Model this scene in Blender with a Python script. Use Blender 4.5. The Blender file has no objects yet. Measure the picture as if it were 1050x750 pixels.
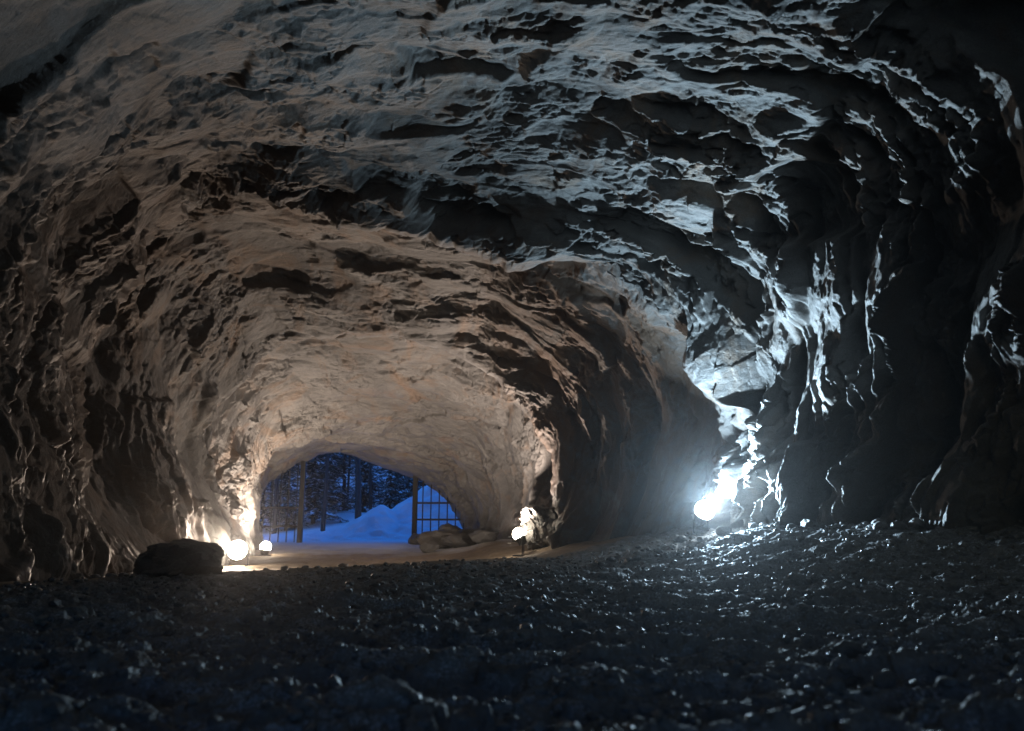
import bpy, math, random
import numpy as np
from mathutils import Vector

scene = bpy.context.scene
COL = scene.collection

# ------------------------------------------------------------------ camera
F_PX, W_PX, H_PX = 787.0, 1050.0, 750.0
HOR = 540.0
PITCH = math.atan((HOR - H_PX / 2) / F_PX)
CAM_Z = 0.50
cam_d = bpy.data.cameras.new("camera")
cam = bpy.data.objects.new("camera", cam_d)
COL.objects.link(cam)
cam.location = (0, 0, CAM_Z)
cam.rotation_euler = (math.pi / 2 + PITCH, 0, 0)
cam_d.sensor_width = 36.0
cam_d.lens = 36.0 * F_PX / W_PX
cam_d.clip_start = 0.05
cam_d.clip_end = 800
cam_d.dof.use_dof = True
cam_d.dof.focus_distance = 12.0
cam_d.dof.aperture_fstop = 2.1
scene.camera = cam

# ------------------------------------------------------------------ dusk sky
world = bpy.data.worlds.new("World")
scene.world = world
world.use_nodes = True
wn = world.node_tree
for n in list(wn.nodes):
    wn.nodes.remove(n)
sky = wn.nodes.new("ShaderNodeTexSky")
sky.sky_type = 'NISHITA'
sky.sun_disc = False
sky.sun_elevation = math.radians(1.0)
sky.sun_rotation = math.radians(200)
sky.ozone_density = 4.0
bal = wn.nodes.new("ShaderNodeMix"); bal.data_type = 'RGBA'; bal.blend_type = 'MULTIPLY'
bal.inputs[0].default_value = 1.0
bal.inputs[7].default_value = (0.62, 1.32, 1.95, 1)      # deep blue of late dusk
bg = wn.nodes.new("ShaderNodeBackground"); bg.inputs[1].default_value = 1.05
wo = wn.nodes.new("ShaderNodeOutputWorld")
wn.links.new(sky.outputs[0], bal.inputs[6])
wn.links.new(bal.outputs[2], bg.inputs[0])
wn.links.new(bg.outputs[0], wo.inputs[0])

scene.view_settings.view_transform = 'Standard'
scene.view_settings.look = 'None'
scene.view_settings.gamma = 1
scene.view_settings.exposure = 0
cy = scene.cycles
scene.render.engine = 'CYCLES'
cy.max_bounces = 6
cy.diffuse_bounces = 4
cy.glossy_bounces = 3
cy.transmission_bounces = 3
cy.volume_bounces = 0
cy.sample_clamp_indirect = 3.0
cy.caustics_reflective = False
cy.caustics_refractive = False
cy.use_denoising = True

LAMP_POWER = dict(near_left=160, far_left=285, far_right=430, near_right=960)
WARM = (1.0, 0.79, 0.63)
COOL = (0.56, 0.80, 1.0)

# ------------------------------------------------------------------ helpers
CP, SP = math.cos(PITCH), math.sin(PITCH)
def at(px, py, Y):
    """world point at forward distance Y whose sight line passes a photo pixel (used to size the tunnel)"""
    dx = (px - 525.0) / F_PX
    v = (375.0 - py) / F_PX
    dy = CP - SP * v
    dz = SP + CP * v
    return (dx * Y / dy, Y, CAM_Z + dz * Y / dy)

def tag(o, label=None, cat=None, group=None, kind=None):
    if label: o["label"] = label
    if cat: o["category"] = cat
    if group: o["group"] = group
    if kind: o["kind"] = kind
    return o

def hash2(ix, iy, seed):
    ix = ix.astype(np.int64).astype(np.uint32); iy = iy.astype(np.int64).astype(np.uint32)
    h = ix * np.uint32(374761393) + iy * np.uint32(668265263) + np.uint32((seed * 2246822519) & 0xffffffff)
    h = (h ^ (h >> np.uint32(13))) * np.uint32(1274126177)
    h = h ^ (h >> np.uint32(16))
    return h

def rnd(h, k):
    h = (h + np.uint32(k * 0x9E3779B9 & 0xffffffff)) * np.uint32(2654435761)
    h = (h ^ (h >> np.uint32(15))) * np.uint32(2246822519)
    h = h ^ (h >> np.uint32(13))
    return (h.astype(np.float32) / np.float32(4294967295.0))

def noise2(x, y, seed=0):
    """gradient noise about -1..1"""
    x = np.asarray(x, np.float32); y = np.asarray(y, np.float32)
    ix = np.floor(x); iy = np.floor(y)
    fx = x - ix; fy = y - iy
    u = fx * fx * fx * (fx * (fx * 6 - 15) + 10); v = fy * fy * fy * (fy * (fy * 6 - 15) + 10)
    def g(a, b):
        ang = rnd(hash2(ix + a, iy + b, seed), 1) * (2 * np.pi)
        return np.cos(ang) * (fx - a) + np.sin(ang) * (fy - b)
    a = g(0, 0); b = g(1, 0); c = g(0, 1); d = g(1, 1)
    return (a + (b - a) * u + (c - a) * v + (a - b - c + d) * u * v) * 1.5

def fbm(x, y, octs, seed=0, gain=0.5):
    s = 0; a = 1.0; f = 1.0
    for k in range(octs):
        s = s + a * noise2(x * f, y * f, seed + k * 17); a *= gain; f *= 2.03
    return s

def facets(x, y, seed, tilt=0.9, k=40.0):
    """broken-rock facets: every cell is a tilted plane of its own, with short steep steps between neighbours"""
    x = np.asarray(x, np.float32); y = np.asarray(y, np.float32)
    ix = np.floor(x); iy = np.floor(y)
    vals = []; ds = []
    best = np.full(x.shape, 1e9, np.float32)
    for a in (-1, 0, 1):
        for b in (-1, 0, 1):
            h = hash2(ix + a, iy + b, seed)
            dx = x - (ix + a + 0.1 + 0.8 * rnd(h, 1)); dy = y - (iy + b + 0.1 + 0.8 * rnd(h, 2))
            d = dx * dx + dy * dy
            vals.append(rnd(h, 3) - 0.5 + tilt * ((rnd(h, 4) - 0.5) * dx + (rnd(h, 5) - 0.5) * 1.6 * dy)); ds.append(d)
            best = np.minimum(best, d)
    num = 0; den = 0
    for v, d in zip(vals, ds):
        w = np.exp(-k * (d - best)); num = num + w * v; den = den + w
    return num / den

def creases(x, y, seed, tilt=1.2, bow=1.5):
    """intersecting tilted planes: flat faces that meet in sharp ridges"""
    x = np.asarray(x, np.float32); y = np.asarray(y, np.float32)
    ix = np.floor(x); iy = np.floor(y)
    best = np.full(x.shape, -1e9, np.float32)
    for a in (-1, 0, 1):
        for b in (-1, 0, 1):
            h = hash2(ix + a, iy + b, seed)
            dx = x - (ix + a + 0.1 + 0.8 * rnd(h, 1)); dy = y - (iy + b + 0.1 + 0.8 * rnd(h, 2))
            v = 0.5 * (rnd(h, 3) - 0.5) + tilt * ((rnd(h, 4) - 0.5) * dx + (rnd(h, 5) - 0.5) * 1.6 * dy) - bow * (np.abs(dx) * 0.45 + np.abs(dy) * 0.55 + 0.25 * (dx * dx + dy * dy))
            best = np.maximum(best, v)
    return best + 0.25 * bow

def sstep(a, b, x):
    t = np.clip((x - a) / (b - a), 0, 1); return t * t * (3 - 2 * t)

def grid_mesh(name, P, closed=False, mat=None, smooth=True, uv=None):
    """P: (rows, cols, 3) array -> one mesh object"""
    R, C = P.shape[:2]
    idx = np.arange(R * C).reshape(R, C)
    if closed:
        nx = np.concatenate([idx[:, 1:], idx[:, :1]], 1)
        q = np.stack([idx[:-1], nx[:-1], nx[1:], idx[1:]], -1).reshape(-1, 4)
    else:
        q = np.stack([idx[:-1, :-1], idx[:-1, 1:], idx[1:, 1:], idx[1:, :-1]], -1).reshape(-1, 4)
    return raw_mesh(name, P.reshape(-1, 3), q, 4, mat, smooth)

def raw_mesh(name, V, Fc, n, mat=None, smooth=True):
    me = bpy.data.meshes.new(name)
    V = np.ascontiguousarray(V, np.float32); Fc = np.ascontiguousarray(Fc, np.int32)
    me.vertices.add(len(V)); me.vertices.foreach_set("co", V.ravel())
    me.loops.add(Fc.size); me.loops.foreach_set("vertex_index", Fc.ravel())
    me.polygons.add(len(Fc))
    me.polygons.foreach_set("loop_start", np.arange(0, Fc.size, n, dtype=np.int32))
    me.polygons.foreach_set("use_smooth", np.full(len(Fc), smooth, bool))
    me.update(calc_edges=True)
    if mat: me.materials.append(mat)
    o = bpy.data.objects.new(name, me)
    COL.objects.link(o)
    return o

class MB:
    """collects simple solids, then links them as one mesh"""
    def __init__(s): s.v = []; s.f = []
    def add(s, verts, faces):
        b = len(s.v); s.v += [tuple(p) for p in verts]; s.f += [tuple(i + b for i in f) for f in faces]
    def box(s, c, d, rot=None, taper=1.0):
        hx, hy, hz = d[0] / 2, d[1] / 2, d[2] / 2
        pts = [(-hx, -hy, -hz), (hx, -hy, -hz), (hx, hy, -hz), (-hx, hy, -hz),
               (-hx * taper, -hy * taper, hz), (hx * taper, -hy * taper, hz), (hx * taper, hy * taper, hz), (-hx * taper, hy * taper, hz)]
        out = []
        for p in pts:
            p = Vector(p)
            if rot is not None: p = rot @ p
            out.append(p + Vector(c))
        s.add(out, [(0, 3, 2, 1), (4, 5, 6, 7), (0, 1, 5, 4), (1, 2, 6, 5), (2, 3, 7, 6), (3, 0, 4, 7)])
    def tube(s, pts, rad, n=8, cap=True):
        pts = [Vector(p) for p in pts]
        if not isinstance(rad, (list, tuple)): rad = [rad] * len(pts)
        rings = []
        for i, p in enumerate(pts):
            d = (pts[min(i + 1, len(pts) - 1)] - pts[max(i - 1, 0)]).normalized()
            a = d.cross(Vector((0, 0, 1)))
            if a.length < 1e-3: a = d.cross(Vector((1, 0, 0)))
            a.normalize(); b = d.cross(a).normalized()
            rings.append([p + (a * math.cos(2 * math.pi * k / n) + b * math.sin(2 * math.pi * k / n)) * rad[i] for k in range(n)])
        base = len(s.v)
        for r in rings: s.v += [tuple(p) for p in r]
        for i in range(len(rings) - 1):
            for k in range(n):
                k2 = (k + 1) % n
                s.f.append((base + i * n + k, base + i * n + k2, base + (i + 1) * n + k2, base + (i + 1) * n + k))
        if cap:
            s.f.append(tuple(base + k for k in range(n))[::-1])
            s.f.append(tuple(base + (len(rings) - 1) * n + k for k in range(n)))
    def build(s, name, mat, parent=None, smooth=False, bevel=0):
        me = bpy.data.meshes.new(name); me.from_pydata(s.v, [], s.f); me.update()
        if smooth: me.polygons.foreach_set("use_smooth", [True] * len(me.polygons))
        me.materials.append(mat)
        o = bpy.data.objects.new(name, me); COL.objects.link(o)
        if parent: o.parent = parent
        if bevel:
            m = o.modifiers.new("bevel", 'BEVEL'); m.width = bevel; m.segments = 2; m.limit_method = 'ANGLE'
        return o

def empty(name, loc, rz=0):
    o = bpy.data.objects.new(name, None); COL.objects.link(o); o.location = loc; o.rotation_euler = (0, 0, rz); return o

# ------------------------------------------------------------------ materials
def new_mat(name):
    m = bpy.data.materials.new(name); m.use_nodes = True
    nt = m.node_tree
    return m, nt, nt.nodes["Principled BSDF"]

def N(nt, kind, **kw):
    n = nt.nodes.new(kind)
    for k, v in kw.items():
        if k in ("op",): n.operation = v
        else: setattr(n, k, v)
    return n

def ramp(nt, src, stops):
    r = nt.nodes.new("ShaderNodeValToRGB")
    e = r.color_ramp.elements
    while len(e) < len(stops): e.new(0.5)
    for i, (p, c) in enumerate(stops):
        e[i].position = p; e[i].color = (c[0], c[1], c[2], 1)
    nt.links.new(src, r.inputs[0]); return r

def mixc(nt, fac, a, b, blend='MIX'):
    m = nt.nodes.new("ShaderNodeMix"); m.data_type = 'RGBA'; m.blend_type = blend
    for s, i in ((fac, 0), (a, 6), (b, 7)):
        if isinstance(s, bpy.types.NodeSocket): nt.links.new(s, m.inputs[i])
        elif isinstance(s, (int, float)): m.inputs[i].default_value = s
        else: m.inputs[i].default_value = (s[0], s[1], s[2], 1)
    return m.outputs[2]

def noise_node(nt, co, scale, detail=6, rough=0.6, dist=0.0, sc3=None):
    mp = nt.nodes.new("ShaderNodeMapping"); nt.links.new(co, mp.inputs[0])
    if sc3: mp.inputs["Scale"].default_value = sc3
    n = nt.nodes.new("ShaderNodeTexNoise"); n.inputs["Scale"].default_value = scale
    n.inputs["Detail"].default_value = detail; n.inputs["Roughness"].default_value = rough
    n.inputs["Distortion"].default_value = dist
    nt.links.new(mp.outputs[0], n.inputs["Vector"]); return n

def bump(nt, h, strength, dist, prev=None):
    b = nt.nodes.new("ShaderNodeBump"); b.inputs["Strength"].default_value = strength; b.inputs["Distance"].default_value = dist
    nt.links.new(h, b.inputs["Height"])
    if prev: nt.links.new(prev, b.inputs["Normal"])
    return b.outputs[0]

def rock_material(name, dark, mid, brown, rough=(0.42, 0.75), bump_k=1.0, stain_shade=False):
    m, nt, p = new_mat(name)
    tc = nt.nodes.new("ShaderNodeTexCoord"); co = tc.outputs["Object"]
    big = noise_node(nt, co, 0.45, 5, 0.6, 0.6)
    fine = noise_node(nt, co, 3.2, 9, 0.74, 0.5, (0.6, 2.2, 1.0))
    rust = noise_node(nt, co, 0.8, 6, 0.7, 1.2)
    spk = noise_node(nt, co, 55, 3, 0.6)
    c1 = ramp(nt, fine.outputs[0], [(0.30, dark), (0.70, mid)])
    rr = ramp(nt, rust.outputs[0], [(0.50, (0, 0, 0)), (0.66, (0.75, 0.75, 0.75))])
    c2 = mixc(nt, rr.outputs[0], c1.outputs[0], brown)
    lit = ramp(nt, big.outputs[0], [(0.35, (0.72, 0.72, 0.72)), (0.65, (1.15, 1.15, 1.15))])  # broad random tone variation of the rock itself
    c3 = mixc(nt, 1.0, c2, lit.outputs[0], 'MULTIPLY')
    if stain_shade:
        sx = nt.nodes.new("ShaderNodeSeparateXYZ"); nt.links.new(co, sx.inputs[0])
        def rng(src, a, b):
            r_ = nt.nodes.new("ShaderNodeMapRange"); r_.interpolation_type = 'SMOOTHSTEP'
            r_.inputs["From Min"].default_value = a; r_.inputs["From Max"].default_value = b; nt.links.new(src, r_.inputs["Value"]); return r_.outputs[0]
        def mul(a, b):
            m_ = nt.nodes.new("ShaderNodeMath"); m_.operation = 'MULTIPLY'
            nt.links.new(a, m_.inputs[0])
            if isinstance(b, float): m_.inputs[1].default_value = b
            else: nt.links.new(b, m_.inputs[1])
            return m_.outputs[0]
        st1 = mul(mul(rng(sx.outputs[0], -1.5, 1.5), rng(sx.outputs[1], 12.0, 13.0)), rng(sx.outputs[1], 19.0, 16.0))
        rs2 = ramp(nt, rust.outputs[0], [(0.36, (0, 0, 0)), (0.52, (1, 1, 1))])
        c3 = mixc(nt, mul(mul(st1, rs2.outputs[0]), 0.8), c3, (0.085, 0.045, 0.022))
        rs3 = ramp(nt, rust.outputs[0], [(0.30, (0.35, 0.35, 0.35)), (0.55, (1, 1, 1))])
        brown_shade = mul(rng(sx.outputs[0], -2.8, -4.6), rng(sx.outputs[1], 16.5, 11.5))      # brown rock along the left wall, darkened to paint in its shade
        c3 = mixc(nt, mul(mul(brown_shade, rs3.outputs[0]), 0.85), c3, (0.060, 0.042, 0.030))
        right_tone = mul(rng(sx.outputs[0], 3.2, 4.2), rng(sx.outputs[2], 6.0, 4.5))  # darker grey-brown on the lower right-hand wall
        c3 = mixc(nt, mul(mul(right_tone, rs3.outputs[0]), 0.6), c3, (0.075, 0.066, 0.060))
    sp = ramp(nt, spk.outputs[0], [(0.35, (0.82, 0.82, 0.82)), (0.68, (1.2, 1.2, 1.2))])
    c4 = mixc(nt, 1.0, c3, sp.outputs[0], 'MULTIPLY')
    nt.links.new(c4, p.inputs["Base Color"])
    ro = nt.nodes.new("ShaderNodeMapRange"); ro.inputs["From Min"].default_value = 0.3; ro.inputs["From Max"].default_value = 0.7
    ro.inputs["To Min"].default_value = rough[0]; ro.inputs["To Max"].default_value = rough[1]
    nt.links.new(fine.outputs[0], ro.inputs["Value"]); nt.links.new(ro.outputs[0], p.inputs["Roughness"])
    b1 = noise_node(nt, co, 9, 8, 0.72, 0.8, (0.55, 1.9, 0.8))
    v = nt.nodes.new("ShaderNodeTexVoronoi"); v.inputs["Scale"].default_value = 11; v.feature = 'F1'
    mp = nt.nodes.new("ShaderNodeMapping"); mp.inputs["Scale"].default_value = (0.5, 1.8, 0.8)
    nt.links.new(co, mp.inputs[0]); nt.links.new(mp.outputs[0], v.inputs["Vector"])
    n1 = bump(nt, v.outputs["Distance"], 0.25 * bump_k, 0.02)
    n2 = bump(nt, b1.outputs[0], 0.6 * bump_k, 0.035, n1)
    b3 = noise_node(nt, co, 38, 5, 0.75, 0.3, (0.7, 1.5, 1.0))
    n3 = bump(nt, b3.outputs[0], 0.55 * bump_k, 0.02, n2)
    nt.links.new(n3, p.inputs["Normal"])
    return m

M_ROCK = rock_material("cave_rock", (0.07, 0.068, 0.066), (0.175, 0.17, 0.162), (0.155, 0.105, 0.07), stain_shade=True, bump_k=1.35)
M_BOULDER = rock_material("boulder_rock", (0.08, 0.08, 0.08), (0.18, 0.175, 0.17), (0.13, 0.10, 0.075))

def ground_material():
    m, nt, p = new_mat("gravel_floor")
    tc = nt.nodes.new("ShaderNodeTexCoord"); co = tc.outputs["Object"]
    sep = nt.nodes.new("ShaderNodeSeparateXYZ"); nt.links.new(co, sep.inputs[0])
    n1 = noise_node(nt, co, 7, 8, 0.7)
    gravel = ramp(nt, n1.outputs[0], [(0.32, (0.07, 0.07, 0.072)), (0.66, (0.22, 0.218, 0.215))])
    dirt = ramp(nt, n1.outputs[0], [(0.3, (0.17, 0.13, 0.09)), (0.7, (0.30, 0.235, 0.17))])
    # packed dirt beyond a line running from the left wall to the right-hand rib
    def lin(ax, ay, c):
        a = nt.nodes.new("ShaderNodeMath"); a.operation = 'MULTIPLY'; a.inputs[1].default_value = ax; nt.links.new(sep.outputs[0], a.inputs[0])
        b = nt.nodes.new("ShaderNodeMath"); b.operation = 'MULTIPLY_ADD'; b.inputs[1].default_value = ay; b.inputs[2].default_value = c
        nt.links.new(sep.outputs[1], b.inputs[0])
        s = nt.nodes.new("ShaderNodeMath"); s.operation = 'ADD'; nt.links.new(a.outputs[0], s.inputs[0]); nt.links.new(b.outputs[0], s.inputs[1])
        return s.outputs[0]
    edge = noise_node(nt, co, 0.9, 5, 0.6)
    def mask(src, w, jit):
        j = nt.nodes.new("ShaderNodeMath"); j.operation = 'MULTIPLY_ADD'; j.inputs[1].default_value = jit; j.inputs[2].default_value = -jit * 0.5
        nt.links.new(edge.outputs[0], j.inputs[0])
        s = nt.nodes.new("ShaderNodeMath"); s.operation = 'ADD'; nt.links.new(src, s.inputs[0]); nt.links.new(j.outputs[0], s.inputs[1])
        r = nt.nodes.new("ShaderNodeMapRange"); r.inputs["From Min"].default_value = -w; r.inputs["From Max"].default_value = w
        nt.links.new(s.outputs[0], r.inputs["Value"]); return r.outputs[0]
    md = mask(lin(-1.2, 1.0, -12.0), 0.7, 2.5)
    ms = mask(lin(0.25, 1.0, -20.6), 1.6, 4.0)
    glint_bands = noise_node(nt, co, 5.0, 7, 0.72, 0.4, (1.0, 1.7, 1.0)); glint_specks = noise_node(nt, co, 85, 3, 0.6)
    fa = ramp(nt, glint_bands.outputs[0], [(0.47, (0, 0, 0)), (0.60, (1, 1, 1))]); fb = ramp(nt, glint_specks.outputs[0], [(0.45, (0, 0, 0)), (0.62, (1, 1, 1))])
    crest_glint = mixc(nt, 1.0, fa.outputs[0], fb.outputs[0], 'MULTIPLY')  # pale flecks painted into the gravel as light caught on its crests
    gravel_glint = mixc(nt, crest_glint, gravel.outputs[0], (0.42, 0.44, 0.47))
    c = mixc(nt, md, gravel_glint, dirt.outputs[0])
    c = mixc(nt, ms, c, (0.72, 0.74, 0.78))
    nt.links.new(c, p.inputs["Base Color"])
    rg = ramp(nt, n1.outputs[0], [(0.35, (0.5, 0.5, 0.5)), (0.65, (0.85, 0.85, 0.85))])
    rr = mixc(nt, md, rg.outputs[0], (0.8, 0.8, 0.8))
    nt.links.new(rr, p.inputs["Roughness"]); p.inputs["Specular IOR Level"].default_value = 0.32
    v = nt.nodes.new("ShaderNodeTexVoronoi"); v.inputs["Scale"].default_value = 38; nt.links.new(co, v.inputs["Vector"])
    b1 = noise_node(nt, co, 30, 6, 0.7)
    n_1 = bump(nt, v.outputs["Distance"], 0.7, 0.012); n_2 = bump(nt, b1.outputs[0], 0.6, 0.012, n_1)
    nt.links.new(n_2, p.inputs["Normal"])
    return m
M_GROUND = ground_material()

def gravel_material():
    m, nt, p = new_mat("wet_gravel")
    oi = nt.nodes.new("ShaderNodeTexCoord")
    n1 = noise_node(nt, oi.outputs["Object"], 9, 5, 0.7)
    r = ramp(nt, n1.outputs[0], [(0.3, (0.06, 0.06, 0.062)), (0.5, (0.13, 0.13, 0.13)), (0.7, (0.27, 0.265, 0.25))])
    nt.links.new(r.outputs[0], p.inputs["Base Color"])
    rr = ramp(nt, n1.outputs[0], [(0.35, (0.65, 0.65, 0.65)), (0.65, (0.32, 0.32, 0.32))]); nt.links.new(rr.outputs[0], p.inputs["Roughness"])
    p.inputs["Specular IOR Level"].default_value = 0.35
    b = noise_node(nt, oi.outputs["Object"], 60, 5, 0.7)
    nt.links.new(bump(nt, b.outputs[0], 0.6, 0.008), p.inputs["Normal"])
    return m
M_GRAVEL = gravel_material()

def snow_material(name="snow"):
    m, nt, p = new_mat(name)
    tc = nt.nodes.new("ShaderNodeTexCoord")
    n1 = noise_node(nt, tc.outputs["Object"], 0.8, 6, 0.6)
    r = ramp(nt, n1.outputs[0], [(0.3, (0.66, 0.68, 0.72)), (0.7, (0.84, 0.85, 0.87))])
    nt.links.new(r.outputs[0], p.inputs["Base Color"]); p.inputs["Roughness"].default_value = 0.7
    b = noise_node(nt, tc.outputs["Object"], 2.5, 6, 0.6)
    nt.links.new(bump(nt, b.outputs[0], 0.7, 0.12), p.inputs["Normal"])
    return m
M_SNOW = snow_material()

def plain(name, col, rough=0.6, metal=0.0, var=0.25, scale=20):
    m, nt, p = new_mat(name)
    tc = nt.nodes.new("ShaderNodeTexCoord")
    n1 = noise_node(nt, tc.outputs["Object"], scale, 5, 0.6)
    lo = tuple(c * (1 - var) for c in col); hi = tuple(c * (1 + var) for c in col)
    r = ramp(nt, n1.outputs[0], [(0.35, lo), (0.65, hi)])
    nt.links.new(r.outputs[0], p.inputs["Base Color"])
    p.inputs["Roughness"].default_value = rough; p.inputs["Metallic"].default_value = metal
    nt.links.new(bump(nt, n1.outputs[0], 0.3, 0.01), p.inputs["Normal"])
    return m
M_STEEL = plain("dark_painted_steel", (0.012, 0.012, 0.014), 0.7, 0.0)
M_HOUSING = plain("lamp_housing_black", (0.03, 0.03, 0.03), 0.5, 0.2)
M_BARK = plain("bark", (0.025, 0.022, 0.02), 0.9, 0, 0.5, 8)
M_NEEDLE = plain("spruce_needles", (0.04, 0.06, 0.045), 0.8, 0, 0.5, 2)
M_RUBBER = plain("cable_rubber", (0.02, 0.02, 0.02), 0.6)
def glow(name, col, s):
    m = bpy.data.materials.new(name); m.use_nodes = True; nt = m.node_tree
    for n in list(nt.nodes): nt.nodes.remove(n)
    e = nt.nodes.new("ShaderNodeEmission"); e.inputs[0].default_value = (*col, 1); e.inputs[1].default_value = s
    o = nt.nodes.new("ShaderNodeOutputMaterial"); nt.links.new(e.outputs[0], o.inputs[0]); return m
M_GLOW_W = glow("warm_lamp_glass", (1.0, 0.86, 0.68), 60)
M_GLOW_C = glow("cool_lamp_glass", (0.80, 0.93, 1.0), 60)

# ------------------------------------------------------------------ floor height
def floor_z(X, Y):
    X = np.asarray(X, np.float64); Y = np.asarray(Y, np.float64)
    z = 0.50 * sstep(0.6, 4.2, X + 0.10 * (Y - 10)) * sstep(4.0, 10.0, Y) * (1 - sstep(17.0, 23.0, Y))
    z = z + 0.35 * sstep(4.0, 8.0, X) * sstep(3.0, 9.0, Y) * (1 - sstep(14, 20, Y))
    dip = -0.30 * sstep(0.0, 6.0, Y - 1.2 * X - 12.0) * (1 - sstep(18.0, 26.0, Y))
    dip = dip * (1 - sstep(-0.8, 1.2, X - 1.0 + 0.2 * (Y - 12)))
    z = z + dip
    z = z + 0.22 * np.exp(-((X + 0.6) ** 2 / 1.2 + (Y - 20.5) ** 2 / 5.0))
    return z

# ------------------------------------------------------------------ the rock tunnel
def catmull(pts, n):
    P = np.array(pts, float)
    P = np.vstack([2 * P[0] - P[1], P, 2 * P[-1] - P[-2]])
    out = []
    for i in range(1, len(P) - 2):
        t = np.linspace(0, 1, 40, endpoint=False)[:, None]
        a, b, c, d = P[i - 1], P[i], P[i + 1], P[i + 2]
        out.append(0.5 * ((2 * b) + (-a + c) * t + (2 * a - 5 * b + 4 * c - d) * t ** 2 + (-a + 3 * b - 3 * c + d) * t ** 3))
    out.append(P[-2][None])
    Q = np.vstack(out)
    L = np.concatenate([[0], np.cumsum(np.linalg.norm(np.diff(Q, axis=0), axis=1))])
    s = np.linspace(0, L[-1], n)
    return np.stack([np.interp(s, L, Q[:, k]) for k in range(3)], 1)

def world(Y, pts): return [(x, Y, z) for x, z in pts]
def w3(pts): return pts
def px(Y, pts): return [at(a, b, Y) for a, b in pts]
def foot(p, dz=1.0):
    """carry both feet below the floor"""
    return [(p[0][0], p[0][1], p[0][2] - dz)] + p + [(p[-1][0], p[-1][1], p[-1][2] - dz)]

stations = [
    world(-6.0, [(-0.5, 0), (-0.9, 1.5), (-0.7, 2.2), (-0.2, 2.6), (0.5, 2.8), (1.2, 2.6), (1.7, 2.2), (1.9, 1.4), (1.8, 0.2)]),
    world(-5.0, [(-4.0, 0), (-4.6, 2.5), (-4.0, 4.6), (-2, 6.2), (1, 6.6), (4, 6.4), (6.0, 5.0), (6.8, 3), (6.8, 0.4)]),
    world(0.0, [(-4.1, 0), (-4.8, 2.3), (-4.3, 4.8), (-2.2, 6.7), (1, 7.2), (4, 7.0), (6.5, 5.6), (7.3, 3), (7.3, 0.6)]),
    world(5.0, [(-4.2, 0), (-5.0, 2.2), (-4.7, 4.5), (-2.6, 6.4), (.8, 7.0), (3.7, 6.8), (6.3, 5.5), (7.0, 3), (6.9, 0.9)]),
    w3([(-5.0, 8, 0), (-5.7, 8, 2.2), (-5.3, 8, 4.5), (-3.3, 8, 6.3), (.2, 8, 6.95), (3.0, 8, 6.5), (4.9, 8, 5.2), (5.5, 8, 2.8), (5.3, 8, 0.8)]),
    w3([(-5.6, 10, 0), (-6.4, 10, 2.2), (-6.1, 10, 4.5), (-3.9, 10, 6.2), (-.7, 10, 6.65), (1.9, 10, 6.1), (3.6, 10, 5.0), (4.15, 10, 2.7), (4.1, 10, 0.6)]),
    w3([(-5.8, 11.1, 0), (-6.7, 11.1, 2.2), (-6.3, 11.1, 4.5), (-4.4, 11.1, 6.2), (-1.2, 11.1, 6.35), (1.2, 11.1, 5.7), (2.9, 11.1, 4.5), (3.45, 11.1, 2.6), (3.45, 11.1, 0.5)]),
    w3([(-6.0, 12.0, 0), (-6.9, 12.0, 2.2), (-6.6, 12.0, 4.3), (-5.2, 12.0, 5.95), (-1.8, 12.0, 5.75), (0.5, 12.0, 5.2), (2.3, 12.0, 4.0), (3.1, 11.9, 2.4), (3.24, 11.8, 1.2), (3.22, 11.8, 0.4)]),
    px(12.3, [(97, 590), (64, 470), (85, 330), (140, 235), (215, 200), (350, 214), (500, 240), (600, 284), (680, 335), (722, 395), (731, 470), (735, 550)]),
    px(12.9, [(108, 588), (76, 470), (92, 340), (140, 240), (215, 200), (350, 212), (500, 238), (602, 283), (680, 336), (724, 396), (730, 470), (732, 552)]),
    px(14.6, [(188, 582), (176, 480), (180, 395), (212, 305), (270, 258), (360, 254), (470, 280), (555, 328), (614, 380), (650, 432), (662, 490), (664, 560)]),
    px(16.4, [(222, 580), (213, 505), (219, 455), (243, 396), (290, 352), (370, 339), (450, 351), (514, 383), (552, 422), (571, 461), (580, 510), (583, 568)]),
    px(16.9, [(218, 579), (204, 505), (208, 455), (232, 388), (282, 334), (375, 314), (455, 324), (522, 358), (566, 408), (588, 455), (592, 510), (590, 568)]),
    px(18.2, [(226, 576), (214, 505), (219, 455), (244, 398), (300, 352), (380, 340), (453, 352), (508, 388), (542, 426), (560, 466), (564, 515), (562, 566)]),
    px(20.6, [(258, 570), (250, 510), (252, 475), (266, 445), (310, 412), (375, 404), (430, 412), (480, 430), (508, 452), (526, 482), (530, 520), (530, 566)]),
    px(21.8, [(263, 568), (258, 515), (261, 490), (272, 470), (308, 448), (360, 432), (415, 432), (462, 446), (492, 470), (508, 500), (512, 528), (512, 562)]),
    px(23.4, [(262, 562), (258, 520), (262, 495), (275, 476), (312, 460), (352, 452), (405, 456), (448, 468), (478, 490), (494, 512), (500, 532), (500, 558)]),
    px(25.8, [(266, 556), (265, 530), (268, 505), (288, 486), (322, 469), (350, 466), (384, 476), (415, 488), (440, 502), (458, 516), (470, 534), (480, 556)]),
    px(26.6, [(262, 556), (258, 528), (262, 500), (284, 478), (318, 460), (352, 457), (388, 466), (424, 475), (452, 488), (472, 504), (486, 526), (494, 556)]),
    world(27.2, [(-11.5, 0), (-12, 1.5), (-12, 3.0), (-10.5, 4.2), (-8, 5), (-6.0, 5.2), (-4, 5.0), (-2, 4.6), (0, 3.9), (1.5, 3), (2.0, 1.6), (2.0, 0)]),
    world(28.2, [(-22, 0), (-23, 3), (-22, 7), (-18, 10), (-12, 12), (-6.0, 12.5), (-1, 12), (5, 10.5), (9, 8), (12, 5), (13, 2.6), (13, 0)]),
]
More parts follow.
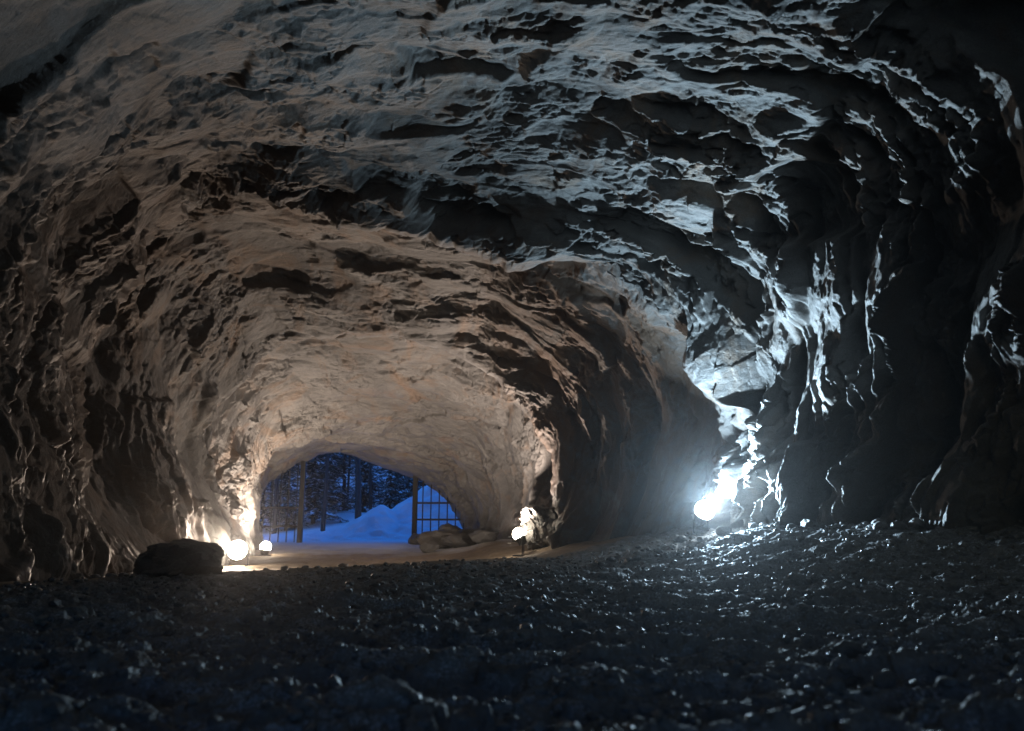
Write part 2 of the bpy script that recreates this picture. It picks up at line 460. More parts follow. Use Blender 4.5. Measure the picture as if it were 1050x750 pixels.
rows_per = [30, 50, 60, 130, 180, 130, 120, 40, 60, 120, 130, 70, 70, 130, 80, 80, 100, 60, 30, 30]
NU = 1500
prof = [catmull(foot(s), NU) for s in stations]
rows = []
for i in range(len(prof) - 1):
    t = np.linspace(0, 1, rows_per[i], endpoint=False)
    rows.append(prof[i][None] * (1 - t[:, None, None]) + prof[i + 1][None] * t[:, None, None])
rows.append(prof[-1][None])
B = np.concatenate(rows, 0)
def smooth_rows(A, k):
    ker = np.hanning(2 * k + 3)[1:-1]; ker /= ker.sum()
    pad = np.concatenate([np.repeat(A[:1], k, 0), A, np.repeat(A[-1:], k, 0)], 0)
    out = np.zeros_like(A)
    for j, w in enumerate(ker): out += w * pad[j:j + len(A)]
    return out
B = smooth_rows(B, 10)
NR = B.shape[0]
du = np.gradient(B, axis=1); dr = np.gradient(B, axis=0)
nrm = np.cross(du, dr); nrm /= np.linalg.norm(nrm, axis=2, keepdims=True) + 1e-9
mid = B[:, NU // 2]; cen = B.mean(axis=1)
if np.mean(np.sum(nrm[:, NU // 2] * (cen - mid), axis=1)) < 0: nrm = -nrm      # point into the tunnel
seg = np.linalg.norm(np.diff(B, axis=0), axis=2)
Tcol = np.concatenate([np.zeros((1, NU)), np.cumsum(seg, axis=0)])
kk = np.hanning(181); kk /= kk.sum()                                    # metric length along each strip, eased between neighbours
Tcol = np.stack([np.convolve(np.pad(r, 90, 'edge'), kk, 'valid') for r in Tcol])
arc = np.concatenate([np.zeros((NR, 1)), np.cumsum(np.linalg.norm(np.diff(B, axis=1), axis=2), axis=1)], 1)
u = np.linspace(0, 1, NU)
S = (arc - arc[:, NU // 2][:, None]).astype(np.float32) + 50
T = Tcol.astype(np.float32)
Yb = B[:, :, 1]
Tw = T + (0.19 * (50 - S)).astype(np.float32)
w1 = fbm(S * 0.35, Tw * 0.6, 4, 3); w2 = fbm(S * 0.35 + 40, Tw * 0.6, 4, 9)
j1 = noise2(S * 2.2, Tw * 4.5, 61); j2 = noise2(S * 2.2 + 9, Tw * 4.5, 62)
Sw = S + 0.22 * w1 + 0.05 * j1; Tw = Tw + 0.10 * w2 + 0.025 * j2
calm = sstep(-0.20, 0.25, fbm(S * 0.55 + 9, T * 1.1, 4, 41))           # broad clean cleavage planes between broken zones
D = 0.40 * creases(Sw / 2.5, Tw / 1.6, 11, 1.25)
D += 0.25 * facets(Sw / 1.9 + 7, Tw / 0.95, 18, 1.25, 40)
D += 0.26 * creases(Sw / 1.15 + 5, Tw / 0.68, 12, 1.3)
fine = 0.13 * facets(Sw / 0.80, Tw / 0.40 + 3, 13, 1.6, 45)
fine += 0.095 * creases(Sw / 0.42, Tw / 0.20, 14, 1.4)
fine += 0.050 * facets(Sw / 0.22, Tw / 0.12, 15, 1.6, 70)
fine += 0.034 * creases(Sw / 0.11, Tw / 0.065, 16, 1.4)
D += fine * (1.2 - 0.95 * calm) * (1 + 0.5 * sstep(0.65, 0.75, u)[None] * (Yb < 12))
D += 0.06 * fbm(S * 0.4, T * 0.8, 3, 31, 0.5) + 0.010 * fbm(S * 7, T * 12, 3, 32)
amp = np.ones((NR, NU), np.float32)
inner = sstep(12.4, 14.0, Yb) * (1 - sstep(26.4, 27, Yb))
crownness = np.exp(-((u - 0.5) / 0.20) ** 2)[None]
amp = amp * (1 - 0.45 * inner * crownness - 0.12 * inner)
right = sstep(0.62, 0.75, u)[None] * (1 - sstep(11.6, 12.4, Yb))
amp = amp * (1 + 0.45 * right)
D += (0.34 * (facets(Sw / 4.0, Tw / 0.75, 21, 1.6, 45)) * right).astype(np.float32)
D = D - float(D.mean()) - 0.05
D -= (0.26 * sstep(0.70, 0.78, u)[None] * np.exp(-((Yb - 11.0) / 0.65) ** 2)).astype(np.float32)
D += (0.10 * sstep(0.72, 0.8, u)[None] * (1 - sstep(9.2, 10.2, Yb))).astype(np.float32)
j3 = fbm(S * 1.1, Tw * 1.6, 4, 66); j4 = fbm(S * 1.1 + 30, Tw * 1.6, 4, 67)
# two hanging lips: where the front chamber drops to the tunnel, and the inner arch
lipu = (sstep(0.20, 0.30, u) * (1 - sstep(0.66, 0.74, u)))[None]
lipn = 0.06 * j3
D += (0.26 * lipu * sstep(11.2, 12.15, Yb + lipn) * (1 - sstep(12.25, 12.45, Yb + lipn))).astype(np.float32)
D += (0.34 * sstep(15.0, 16.3, Yb + 2 * lipn) * (1 - sstep(16.4, 16.6, Yb + 2 * lipn))).astype(np.float32)
# three landmarks of the roof: a hanging wedge, the long notch left of it and the hollow over the right wall
def proj(Pt):
    x = Pt[..., 0]; y = Pt[..., 1]; z = Pt[..., 2] - CAM_Z
    dep = y * CP + z * SP
    return 525 + F_PX * x / np.maximum(dep, .01), 375 - F_PX * (-y * SP + z * CP) / np.maximum(dep, .01)
PX, PY = proj(B)
PXw = PX + 5 * j1 + 12 * j3; PYw = PY + 4 * j2 + 9 * j4
okf = (Yb > 7.0) & (Yb < 12.6)
def inside_poly(poly):
    """pixels inward of the nearest edge of a convex outline (clockwise in the picture)"""
    d = np.full(PX.shape, 1e9)
    for (x0, y0), (x1, y1) in zip(poly, poly[1:] + poly[:1]):
        L = math.hypot(x1 - x0, y1 - y0)
        d = np.minimum(d, ((x1 - x0) * (PYw - y0) - (y1 - y0) * (PXw - x0)) / L)
    return np.where(okf, d, -1)
wedge = inside_poly([(394, 152), (402, 132), (470, 158), (575, 228), (560, 240), (505, 208), (440, 178)])
face = inside_poly([(358, 196), (372, 172), (430, 172), (505, 206), (545, 238), (500, 240), (440, 222), (360, 210)])
notch = inside_poly([(196, 190), (215, 182), (345, 190), (352, 210), (205, 208)])
hollow = inside_poly([(738, 205), (800, 158), (872, 172), (880, 240), (800, 262), (752, 262)])
wm = sstep(0, 9, wedge)
D = D * (1 - 0.75 * wm) + 0.10 * wm
D = D - 0.36 * sstep(0, 9, face) - 0.28 * sstep(0, 9, notch) - 0.35 * sstep(0, 18, hollow)
amp = amp * (1 - 0.30 * (sstep(0.22, 0.32, u) * (1 - sstep(0.66, 0.74, u)))[None] * (1 - sstep(11.4, 12.2, Yb)))
amp = amp * (1 - 0.30 * (1 - sstep(0.40, 0.5, u))[None] * (1 - sstep(7.5, 9.5, Yb)))
portal = np.exp(-((Yb - 25.9) / 0.9) ** 2)
amp = amp * (1 - 0.65 * portal)
P = B + nrm * (D * amp)[..., None]
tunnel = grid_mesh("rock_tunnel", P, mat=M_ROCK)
tag(tunnel, kind="structure")

# ------------------------------------------------------------------ ground: one sheet out to the horizon
front = np.radians(np.linspace(-42, 42, 1150))
side = np.radians(np.concatenate([np.linspace(43, 317, 150)]))
ang = np.concatenate([front, side])
rr = np.concatenate([np.geomspace(0.25, 1.3, 30, endpoint=False), np.geomspace(1.3, 30, 780, endpoint=False), np.geomspace(30, 220, 40)])
X = rr[:, None] * np.sin(ang)[None]; Y = rr[:, None] * np.cos(ang)[None] - 0.25
Z = floor_z(X, Y)
gm = 1 - sstep(-0.7, 0.7, (-1.2 * X + Y - 12.0) + 0.8 * noise2(X, Y, 5))      # loose gravel, else packed
inside = 1 - sstep(24, 30, Y)
x32 = X.astype(np.float32); y32 = Y.astype(np.float32)
near = 1 - sstep(22, 30, rr)[:, None]
wob = 0.35 * fbm(x32 * 1.5, y32 * 1.5, 3, 71)
Z = Z + near * (gm * ((0.060 + 0.03 * (1 - sstep(2.5, 5, rr))[:, None]) * fbm(x32 * 1.5, y32 * 3.6, 3, 72) + 0.036 * facets((x32 + wob) / 0.26, (y32 + wob) / 0.20, 73, 0.6)
    + 0.024 * facets(x32 / 0.10 + wob, y32 / 0.085, 74, 0.7) + 0.012 * facets(x32 / 0.04, y32 / 0.035, 75, 0.9))
    + 0.03 * fbm(x32 * 1.1, y32 * 1.3, 5, 76) * inside + (1 - gm) * inside * 0.012 * facets(x32 / 0.3, y32 / 0.3, 77))
Z = Z + (1 - inside) * 0.05 * fbm(x32 * 0.15, y32 * 0.15, 4, 78)
G = np.stack([X, Y, Z], -1)
ground = grid_mesh("ground", G, closed=True, mat=M_GROUND)
tag(ground, kind="structure")

# ------------------------------------------------------------------ rocks
def rock_mesh_arrays(seed, sub=3, dims=(1, 1, 1), rough=0.25):
    import bmesh
    bm = bmesh.new(); bmesh.ops.create_icosphere(bm, subdivisions=sub, radius=1.0)
    V = np.array([v.co[:] for v in bm.verts]); Fc = np.array([[v.index for v in f.verts] for f in bm.faces]); bm.free()
    rs = np.random.RandomState(seed)
    for k in range(14):                      # knock flat faces off
        n = rs.normal(size=3); n /= np.linalg.norm(n); d = rs.uniform(0.62, 0.95)
        h = V @ n; over = np.maximum(h - d, 0); V = V - over[:, None] * n * 0.95
    a = noise2((V[:, 0] + V[:, 2] * .7) * 1.8 + seed, (V[:, 1] - V[:, 2] * .6) * 1.8, seed)
    b = facets((V[:, 0] - V[:, 2]) * 2.2, (V[:, 1] + V[:, 2] * .8) * 2.2 + seed, seed + 1)
    c = facets((V[:, 0] + V[:, 2]) * 4.6, (V[:, 1] - V[:, 2] * .8) * 4.6 + seed, seed + 2, 1.4, 40)
    V = V * (1 + rough * (0.5 * a + 0.45 * b + 0.22 * c))[:, None]
    return V * np.array(dims), Fc

def put_rock(name, px_, base_y, Y, w, h, seed, label, cat="rock", group=None, sub=4, mat=None, depth=None, sink=0.12, rz=0):
    x, _, _ = at(px_, base_y, Y)
    z = float(floor_z(x, Y))
    V, Fc = rock_mesh_arrays(seed, sub, (w / 2, (depth or w * 0.8) / 2, h / 2))
    c, s = math.cos(rz), math.sin(rz)
    V = np.stack([V[:, 0] * c - V[:, 1] * s, V[:, 0] * s + V[:, 1] * c, V[:, 2] - V[:, 2].min() - h * sink], 1)
    o = raw_mesh(name, V, Fc, 3, mat or M_BOULDER, True)
    o.location = (x, Y, z)
    try:
        o.data.set_sharp_from_angle(angle=math.radians(38))
    except Exception: pass
    return tag(o, label, cat, group)

put_rock("boulder", 188, 595, 7.6, 0.82, 0.44, 5, "large dark boulder on the floor by the left wall, left of the brightest warm lamp", "boulder", sub=5, mat=M_ROCK)
put_rock("boulder", 452, 556, 22.6, 1.35, 0.62, 8, "big pale boulder on top of the heap by the right gate post", "boulder", "boulders heaped by the right gate post", mat=M_ROCK)
put_rock("boulder", 428, 553, 24.2, 0.55, 0.42, 9, "small blocky boulder at the foot of the right gate post", "boulder", "boulders heaped by the right gate post", mat=M_ROCK)
put_rock("boulder", 474, 562, 21.6, 1.2, 0.42, 12, "low wide boulder at the front of the heap, nearest the right tunnel wall", "boulder", "boulders heaped by the right gate post", mat=M_ROCK)
put_rock("boulder", 484, 553, 23.4, 0.9, 0.6, 17, "boulder wedged between the heap and the right tunnel wall", "boulder", "boulders heaped by the right gate post", mat=M_ROCK)

rg = np.random.RandomState(3)
protos = [rock_mesh_arrays(100 + k, 1, (1, 1, 0.7), 0.3) for k in range(10)]
n = 15000
gx_ = []; 
rad = 1.25 + 12.5 * rg.uniform(size=n) ** 1.25; th = np.radians(rg.uniform(-38, 38, n))
GXs = rad * np.sin(th); GYs = rad * np.cos(th)
keep = ((-1.2 * GXs + GYs) < 12.3) & (GXs > -5.0) & (GYs < 12.5)
GXs, GYs = GXs[keep], GYs[keep]
# height of the finished ground under each stone (same polar sheet)
rsel = np.hypot(GXs, GYs + 0.25); asel = np.arctan2(GXs, GYs + 0.25)
ri = np.clip(np.searchsorted(rr, rsel), 1, len(rr) - 1); ai = np.clip(np.searchsorted(front, asel), 1, len(front) - 1)
GZs = Z[ri, ai]
sz = np.clip(0.007 * np.exp(rg.normal(0.35, 0.55, len(GXs))), 0.004, 0.035) * (0.6 + 0.12 * rsel)
Vs = []; Fs = []; off = 0
for i in range(len(GXs)):
    V, Fc = protos[i % 10]
    a_ = rg.uniform(0, 6.28); c_, s_ = math.cos(a_), math.sin(a_)
    st = rg.uniform(0.7, 1.3)
    v = np.stack([(V[:, 0] * c_ - V[:, 1] * s_) * st, (V[:, 0] * s_ + V[:, 1] * c_) / st, V[:, 2]], 1) * sz[i] + (GXs[i], GYs[i], GZs[i] + sz[i] * 0.25)
    Vs.append(v); Fs.append(Fc + off); off += len(V)
gravel = raw_mesh("gravel", np.concatenate(Vs), np.concatenate(Fs), 3, M_GRAVEL, False)
tag(gravel, kind="stuff")

hp = "boulders heaped by the right gate post"
put_rock("boulder", 440, 558, 21.0, .55, .34, 41, "small boulder lying in front of the heap, towards the middle of the floor", "boulder", hp, mat=M_ROCK)
put_rock("boulder", 462, 545, 23.8, .9, .8, 42, "tallest pointed boulder at the back of the heap, under the gate rails", "boulder", hp, mat=M_ROCK)
put_rock("boulder", 497, 560, 20.6, .8, .42, 43, "boulder at the right end of the heap against the wall", "boulder", hp, mat=M_ROCK)
put_rock("rock", 905, 668, 2.55, .085, .085, 51, "small blocky stone standing up from the gravel at lower right", "rock", sub=3)
put_rock("rock", 684, 738, 1.62, .085, .07, 52, "dark out-of-focus stone at the bottom edge, right of centre", "rock", sub=3)
put_rock("rock", 585, 735, 1.75, .12, .05, 53, "low dark stone at the bottom edge, near the centre", "rock", sub=3)
put_rock("rock", 865, 640, 3.2, .13, .07, 54, "flat stone in the gravel just behind the blocky upright stone", "rock", sub=3)
put_rock("rock", 372, 574, 13.8, .42, .14, 55, "low pale stone lying alone on the packed floor before the tunnel mouth", "rock", sub=3)
put_rock("rock", 352, 571, 15.5, .22, .12, 56, "small stone on the packed floor, just left of the low pale one", "rock", sub=3)
rr2 = random.Random(11)
for i in range(22):
    Yi = rr2.uniform(8.6, 11.3); xi = 3.35 + (11.3 - Yi) * 0.66 - rr2.uniform(0.1, 1.0)
    pxi = 525 + F_PX * xi / (Yi * CP) * 0.985; sz_ = rr2.uniform(.07, .24)
    V, Fc = rock_mesh_arrays(60 + i % 7, 3, (sz_ / 2, sz_ * .45, sz_ * .36))
    o = raw_mesh("rock", V, Fc, 3, M_BOULDER, True); o.data.set_sharp_from_angle(angle=math.radians(35))
    o.location = (xi, Yi, float(floor_z(xi, Yi)) + sz_ * .2); o.rotation_euler = (0, 0, rr2.uniform(0, 6))
    tag(o, "angular stone in the rubble strip along the foot of the right-hand wall", "rock", "rubble along the right-hand wall")
for i in range(16):
    Yi = rr2.uniform(7.8, 14.5); xi = np.interp(Yi, [7.5, 10, 12.9, 16.4], [-4.7, -5.3, -6.6, -6.2]) + rr2.uniform(0.1, .8)
    sz_ = rr2.uniform(.08, .26)
    V, Fc = rock_mesh_arrays(70 + i % 7, 3, (sz_ / 2, sz_ * .45, sz_ * .36))
    o = raw_mesh("rock", V, Fc, 3, M_BOULDER, True); o.data.set_sharp_from_angle(angle=math.radians(35))
    o.location = (xi, Yi, float(floor_z(xi, Yi)) + sz_ * .2); o.rotation_euler = (0, 0, rr2.uniform(0, 6))
    tag(o, "angular stone in the rubble strip along the foot of the left-hand wall", "rock", "rubble along the left-hand wall")

V, Fc = rock_mesh_arrays(31, 6, (1, 1, 1), 0.42)
V = V * (1 + 0.14 * facets(V[:, 0] * 5 + V[:, 1] * 3, V[:, 2] * 2.2, 33, 1.6, 60) + 0.05 * facets(V[:, 0] * 12 - V[:, 1] * 9, V[:, 2] * 5, 34, 1.6, 60))[:, None]
V = V * np.array([0.56, 0.42, 0.62]); V[:, :2] *= (0.62 + 0.55 * sstep(-0.6, 0.5, V[:, 2]))[:, None]
V[:, 2] = np.minimum(V[:, 2], 0.42 + 0.05 * noise2(V[:, 0] * 5, V[:, 1] * 5, 4))
o = raw_mesh("rock_outcrop", V, Fc, 3, M_ROCK, True); o.data.set_sharp_from_angle(angle=math.radians(30))
ox, oy, oz = at(554, 541, 17.25); o.location = (ox, oy, oz)
tag(o, "jagged flat-topped rock outcrop brightly lit by the warm lamp at its left foot", "rock")

# ------------------------------------------------------------------ floodlights
def floodlight(px_, py_, Y, w, h, mat, col, power, aim, label, spread=150):
    x, _, z = at(px_, py_, Y)
    zg = float(floor_z(x, Y))
    d = (Vector(aim) - Vector((x, Y, z))).normalized()
    rz = math.atan2(d.x, -d.y)
    tilt = math.asin(d.z)
    root = empty("floodlight", (x, Y, zg), rz)
    hc = z - zg
    from mathutils import Matrix
    Rm = Matrix.Rotation(-tilt, 3, 'X')
    def loc(p): return Rm @ Vector(p) + Vector((0, 0, hc))
    b = MB(); b.tube([loc((0, 0.02, 0)), loc((0, 0.08, 0)), loc((0, 0.16, 0)), loc((0, 0.20, 0))], [w * .38, w * .36, w * .26, w * .16], 28)
    for k in range(10):
        a = k * math.pi / 5
        b.box(loc((math.cos(a) * w * .30, 0.13, math.sin(a) * w * .30)), (0.014, 0.10, 0.014), Rm)
    b.build("housing", M_HOUSING, root)
    g = MB(); qs = [-0.95 + 2.5 * i / 11 for i in range(12)]
    g.tube([loc((0, -w * .16 - w * .46 * math.sin(q), 0)) for q in qs], [w * .46 * max(.04, math.cos(q)) for q in qs], 28)
    g.build("lamp_glass", mat, root, smooth=True)
    fr = MB()
    ring = [loc((math.cos(2 * math.pi * k / 36) * w * .40, 0.03, math.sin(2 * math.pi * k / 36) * w * .40)) for k in range(37)]
    fr.tube(ring, 0.012, 6, cap=False)
    fr.build("front_rim", M_HOUSING, root)
    st = MB()
    for sx in (-1, 1):
        st.tube([(sx * w * .46, 0.07, hc), (sx * w * .46, 0.07, 0.03)], 0.012)
        st.tube([(sx * w * .46, -0.14, 0.012), (sx * w * .46, 0.26, 0.012)], 0.013)
        st.tube([(sx * w * .47, 0.07, hc), (sx * w * .50, 0.07, hc)], 0.02)
    st.tube([(-w * .46, 0.26, 0.012), (w * .46, 0.26, 0.012)], 0.012)
    st.build("stand", M_STEEL, root, smooth=True)
    tag(root, label, "floodlight", "floodlights on the tunnel floor")
    ld = bpy.data.lights.new("lamp_light", 'AREA'); ld.shape = 'DISK'; ld.size = w * .55
    ld.energy = power; ld.spread = math.radians(spread); ld.color = col
    lo = bpy.data.objects.new("lamp_light", ld); COL.objects.link(lo)
    p = Vector((x, Y, z)) + d * (w * .68)
    lo.location = p; lo.rotation_euler = d.to_track_quat('-Z', 'Y').to_euler()
    return root

floodlight(244, 565, 16.2, 0.42, 0.40, M_GLOW_W, WARM, LAMP_POWER['near_left'], (-4.6, 9.0, 2.2), "larger and nearer of the two warm floodlights by the left wall")
floodlight(272, 563, 20.4, 0.31, 0.34, M_GLOW_W, WARM, LAMP_POWER['far_left'], (-5.9, 20.6, 4.4), "small warm floodlight at the left foot of the tunnel mouth, just beyond the larger one", 178)
floodlight(533, 550, 16.95, 0.30, 0.38, M_GLOW_W, (1.0, .81, .68), LAMP_POWER['far_right'], (-1.7, 17.2, 4.2), "warm floodlight under the jagged bright ledge on the right side of the tunnel", 178)
floodlight(721, 526, 11.55, 0.31, 0.36, M_GLOW_C, COOL, LAMP_POWER['near_right'], (4.7, 8.0, 5.0), "glaring cold white floodlight at the foot of the right-hand rock corner", 165)

# ------------------------------------------------------------------ the steel gate in the mouth
GY = 25.4
def gx(p, y=520): return at(p, y, GY)[0]
def gz(y): return at(400, y, GY)[2]
def gate_panel(x0, x1, ztop, label, post_x, rails, zpost):
    root = empty("steel_gate", (post_x, GY, 0))
    o = lambda x: x - post_x
    m = MB(); m.box((0, 0, zpost / 2 - .1), (0.16, 0.14, zpost + .2)); m.build("post", M_STEEL, root, bevel=.01)
    nb = max(3, int(abs(x1 - x0) / 0.26))
    for k in range(1, nb + 1):
        xx = x0 + (x1 - x0) * k / nb
        zt = ztop(xx)
        b = MB(); b.tube([(o(xx), 0, 0.0), (o(xx), 0, zt)], 0.021, 6); b.build("bar", M_STEEL, root)
    for rz in rails:
        b = MB(); b.box((o((x0 + x1) / 2), -0.03, rz), (abs(x1 - x0), 0.05, 0.06)); b.build("rail", M_STEEL, root)
    tag(root, label, "gate", "steel gates in the tunnel mouth"); return root
gate_panel(gx(312), gx(262), lambda x: 2.7, "tall barred steel gate panel closing the left side of the tunnel mouth", gx(309), [gz(521), gz(540)], gz(462))
gate_panel(gx(425), gx(484), lambda x: 2.3, "barred steel gate panel with two rails on the right side of the tunnel mouth", gx(425.5), [gz(516), gz(533)], gz(480))

# ------------------------------------------------------------------ outside: snow, hill, trees
def height_patch(name, x0, x1, y0, y1, nx, ny, fn, mat):
    xs = np.linspace(x0, x1, nx); ys = np.linspace(y0, y1, ny)
    XX, YY = np.meshgrid(xs, ys); ZZ = fn(XX, YY)
    return grid_mesh(name, np.stack([XX, YY, ZZ], -1), mat=mat)
def bank(X_, Y_):
    f = 0
    def bump_(px_, Y0, h, sx, sy):
        x0 = (px_ - 525) / F_PX * Y0
        return h * np.exp(-(((X_ - x0) / sx) ** 2 + ((Y_ - Y0) / sy) ** 2) ** 0.9)
    f = np.maximum(bump_(392, 34.5, 1.45, 1.55, 2.2), bump_(462, 37, 3.1, 2.7, 3.4))
    f = np.maximum(f, bump_(425, 36, 1.9, 1.7, 2.6))
    f = np.maximum(f, bump_(350, 33.5, 0.5, 1.3, 1.6))
    return f + 0.10 * fbm(X_ * 0.9, Y_ * 0.9, 4, 91) + 0.13 * facets(X_ * 1.7, Y_ * 1.7, 92, 1.2, 20) + 0.04 * facets(X_ * 5, Y_ * 5, 93, 1.2, 20) - 0.12
sb = height_patch("snow_bank", -16, 4, 29, 45, 160, 130, bank, M_SNOW); tag(sb, kind="structure")
def hill(X_, Y_):
    z = sstep(42, 110, Y_) * 13.0 + 1.1 * fbm(X_ * 0.09, Y_ * 0.09, 4, 95) * sstep(42, 55, Y_)
    return z - 0.1 + 0.8 * np.exp(-(((X_ + 9.5) / 4) ** 2 + ((Y_ - 50) / 5) ** 2)) 
hl = height_patch("hillside", -90, 60, 42, 150, 140, 110, hill, M_SNOW); tag(hl, kind="structure")

def spruce_arrays(seed, H=9.0):
    rs = random.Random(seed); V = []; Fc = []; SV = []; SF = []
    z = 0.6
    while z < H * 0.98:
        L = (1 - z / H) ** 0.8 * H * 0.24 + 0.15
        for k in range(rs.randint(6, 8)):
            a = rs.uniform(0, 2 * math.pi); l = L * rs.uniform(.6, 1.1)
            ca, sa = math.cos(a), math.sin(a)
            nseg = max(3, int(l / 0.16))
            for j in range(nseg):
                t = (j + .5) / nseg; r = t * l
                zz = z - 0.38 * r + 0.12 * r * t
                for q in range(2):
                    off = rs.uniform(-1, 1) * 0.20 * (1.15 - t) * l * 0.9; sz = rs.uniform(.10, .22)
                    c = Vector((ca * r - sa * off, sa * r + ca * off, zz - abs(off) * .35 + rs.uniform(-.06, .06)))
                    d = Vector((ca + rs.uniform(-.7, .7), sa + rs.uniform(-.7, .7), rs.uniform(-.6, .1))).normalized() * sz
                    n = Vector((-sa, ca, rs.uniform(-.4, .4))) * sz * .55
                    b = len(V); V += [c - d - n, c + d * 1.1, c - d + n]; Fc.append((b, b + 1, b + 2))
                    if rs.random() < 0.28:
                        c2 = c + Vector((0, 0, .05)); b = len(SV); SV += [c2 - d * .8 - n, c2 + d * .8, c2 - d * .8 + n]; SF.append((b, b + 1, b + 2))
        z += rs.uniform(.16, .28)
    return V, Fc, SV, SF

def mesh_of(name, V, Fc, mat):
    me = bpy.data.meshes.new(name); me.from_pydata([tuple(v) for v in V], [], Fc); me.materials.append(mat); me.update(); return me

spruce_protos = []
for s in range(3):
    V, Fc, SV, SF = spruce_arrays(s + 1)
    mb = MB(); mb.tube([(0, 0, -0.3), (0.03, 0.02, 4), (0, 0, 8.8)], [.15, .09, .02], 7)
    tm = bpy.data.meshes.new("trunk"); tm.from_pydata(mb.v, [], mb.f); tm.materials.append(M_BARK)
    spruce_protos.append((mesh_of("crown", V, Fc, M_NEEDLE), mesh_of("snow_load", SV, SF, M_SNOW), tm))

def bare_arrays(seed, H=13.0):
    rs = random.Random(seed + 50); mb = MB()
    def limb(p, d, L, r, lev):
        pts = [p]; rad = [r]; n = 5
        for i in range(n):
            d = (d + Vector((rs.uniform(-.12, .12), rs.uniform(-.12, .12), rs.uniform(-.02, .1))) * (0.25 + 1.3 * lev)).normalized()
            p = p + d * L / n; pts.append(p); rad.append(r * (1 - .8 * (i + 1) / n))
            if lev < 3 and (lev > 0 or i >= 1):
                for _ in range(3 if lev == 0 else 2):
                    a = rs.uniform(0, 2 * math.pi)
                    nd = (d * .55 + Vector((math.cos(a), math.sin(a), rs.uniform(.0, .6)))).normalized()
                    limb(p, nd, L * rs.uniform(.25, .42), rad[-1] * .45, lev + 1)
        mb.tube(pts, rad, 6 if lev < 2 else 3, cap=False)
    limb(Vector((0, 0, -.3)), Vector((rs.uniform(-.06, .06), 0, 1)).normalized(), H, .17, 0)
    me = bpy.data.meshes.new("trunk"); me.from_pydata(mb.v, [], mb.f); me.materials.append(M_BARK); return me
bare_protos = [bare_arrays(s) for s in range(4)]

rs = random.Random(4)
def gh(x, y):
    return float(hill(np.array([x]), np.array([y]))[0]) if y > 43 else 0.0
def plant_spruce(px_, Y, sc, label):
    x = (px_ - 525) / F_PX * Y / 0.985
    r = empty("spruce_tree", (x, Y, gh(x, Y)), rs.uniform(0, 6)); r.scale = (sc,) * 3
    tag(r, label, "tree", "snowy spruces outside the tunnel")
    pr = spruce_protos[rs.randrange(3)]
    for nm, me in (("crown", pr[0]), ("snow_load", pr[1]), ("trunk", pr[2])):
        o = bpy.data.objects.new(nm, me); COL.objects.link(o); o.parent = r
def plant_bare(px_, Y, sc, label, th=1.0):
    x = (px_ - 525) / F_PX * Y / 0.985
    o = bpy.data.objects.new("bare_tree", bare_protos[rs.randrange(4)]); COL.objects.link(o)
    o.location = (x, Y, gh(x, Y)); o.rotation_euler = (0, 0, rs.uniform(0, 6)); o.scale = (sc * th, sc * th, sc)
    tag(o, label, "tree", "bare trees outside the tunnel")

plant_bare(338, 44, 1.0, "thick dark bare trunk between the left gate post and the middle of the mouth", .9)
plant_bare(373, 46, 1.1, "thick dark bare trunk in the middle of the tunnel mouth, above the snow", 1.1)
plant_bare(358, 52, .9, "slim bare tree between the two thick trunks")
plant_bare(385, 50, .8, "slim pale bare tree just right of the middle thick trunk")
plant_bare(290, 46, .9, "slim bare tree behind the left gate bars")
plant_bare(322, 58, .9, "slim bare tree right beside the left gate post")
plant_bare(410, 60, .9, "slim bare tree above the snow heap, left of the right gate post")
plant_spruce(328, 48, 1.0, "dense dark snowy spruce just right of the left gate post")
plant_spruce(298, 52, .95, "dark snowy spruce behind the middle of the left gate")
plant_spruce(276, 47, .8, "dark snowy spruce behind the outer edge of the left gate")
plant_spruce(404, 50, .78, "dark snowy spruce rising behind the snow heap in the middle")
plant_spruce(421, 56, .9, "dark snowy spruce beside the right gate post")
plant_spruce(352, 72, 1.2, "distant snowy spruce seen between the thick trunks")
plant_spruce(392, 78, 1.2, "distant snowy spruce on the slope above the snow heap")
plant_spruce(440, 66, 1.0, "snowy spruce on the slope behind the right gate")
plant_spruce(462, 60, .8, "snowy spruce at the far right of the mouth behind the gate bars")
plant_spruce(314, 76, 1.2, "distant snowy spruce half behind the left gate post")

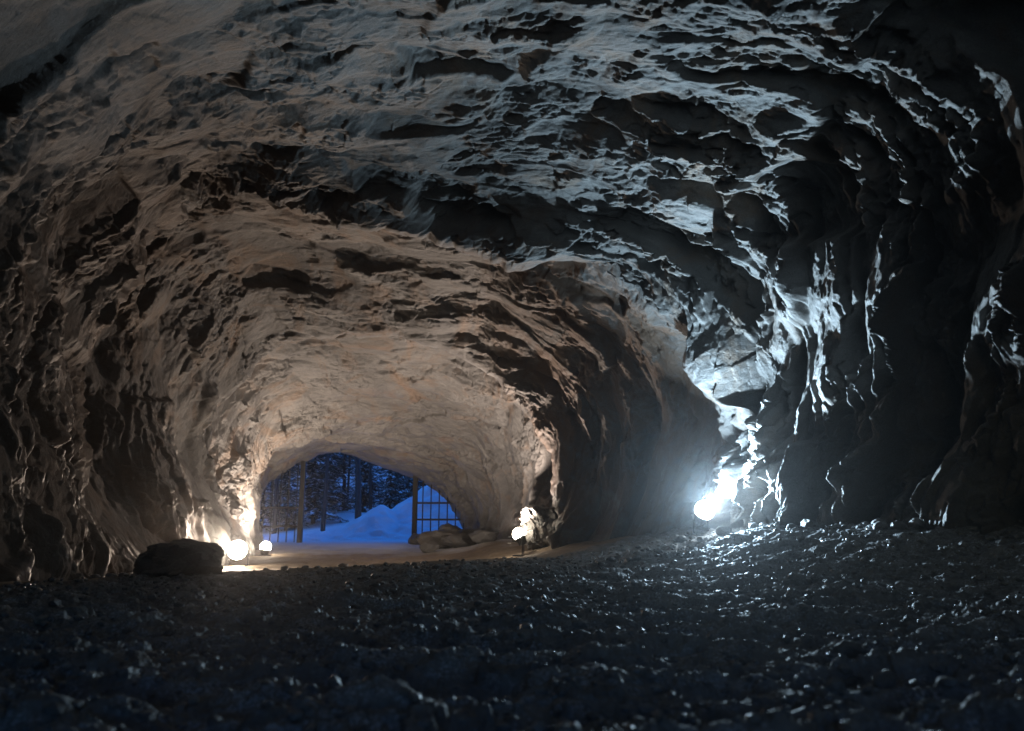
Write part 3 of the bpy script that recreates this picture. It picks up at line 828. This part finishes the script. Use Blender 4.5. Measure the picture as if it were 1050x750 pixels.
# ------------------------------------------------------------------ thin haze, added to make the lamps glow
def haze_box(x0, x1, y0, y1, z0, z1, density):
    b = MB(); b.box(((x0 + x1) / 2, (y0 + y1) / 2, (z0 + z1) / 2), (x1 - x0, y1 - y0, z1 - z0))
    m = bpy.data.materials.new("lamp_glow_haze"); m.use_nodes = True; nt = m.node_tree
    for n in list(nt.nodes): nt.nodes.remove(n)
    v = nt.nodes.new("ShaderNodeVolumePrincipled"); v.inputs["Density"].default_value = density
    v.inputs["Color"].default_value = (0.9, 0.9, 0.92, 1); v.inputs["Anisotropy"].default_value = 0.90
    o = nt.nodes.new("ShaderNodeOutputMaterial"); nt.links.new(v.outputs[0], o.inputs["Volume"])
    h = b.build("haze", m); tag(h, kind="stuff"); return h
haze_box(-230, 230, -230, 230, -3.5, 30, 0.0010)

for i in range(15):
    Yi = 58 + i * 3.6; pxi = 268 + (i * 61 + rs.uniform(0, 20)) % 225
    plant_spruce(pxi, Yi, rs.uniform(.8, 1.25), "snowy spruce in the dense forest on the slope beyond the tunnel mouth")
for i in range(8):
    Yi = 50 + i * 3.0; pxi = 272 + (i * 83 + rs.uniform(0, 20)) % 200
    plant_bare(pxi, Yi, rs.uniform(.8, 1.1), "slim bare tree deep in the forest beyond the tunnel mouth", .7)

for i in range(7):
    plant_spruce(300 + (i * 37) % 150 + rs.uniform(0, 8), 47 + (i * 5) % 21, rs.uniform(.7, 1.05), "snowy spruce in the dense forest on the slope beyond the tunnel mouth")

# labels that tell the repeats apart, by where they stand in their row
ORD = "first second third fourth fifth sixth seventh eighth ninth tenth eleventh twelfth thirteenth fourteenth fifteenth sixteenth seventeenth eighteenth nineteenth twentieth twenty-first twenty-second twenty-third twenty-fourth twenty-fifth".split()
def order(prefix, text):
    os_ = [o for o in bpy.data.objects if o.get("label", "").startswith(prefix)]
    os_.sort(key=lambda o: o.location.x / o.location.y)
    for i, o in enumerate(os_): o["label"] = text % ORD[i]
order("angular stone in the rubble strip along the foot of the right", "%s stone from the cold lamp in the rubble along the right-hand wall")
order("angular stone in the rubble strip along the foot of the left", "%s stone from the picture's left edge in the rubble along the left-hand wall")
order("snowy spruce in the dense forest", "%s from the left of the distant snowy spruces in the forest beyond the mouth")
order("slim bare tree deep", "%s from the left of the distant slim bare trees beyond the mouth")
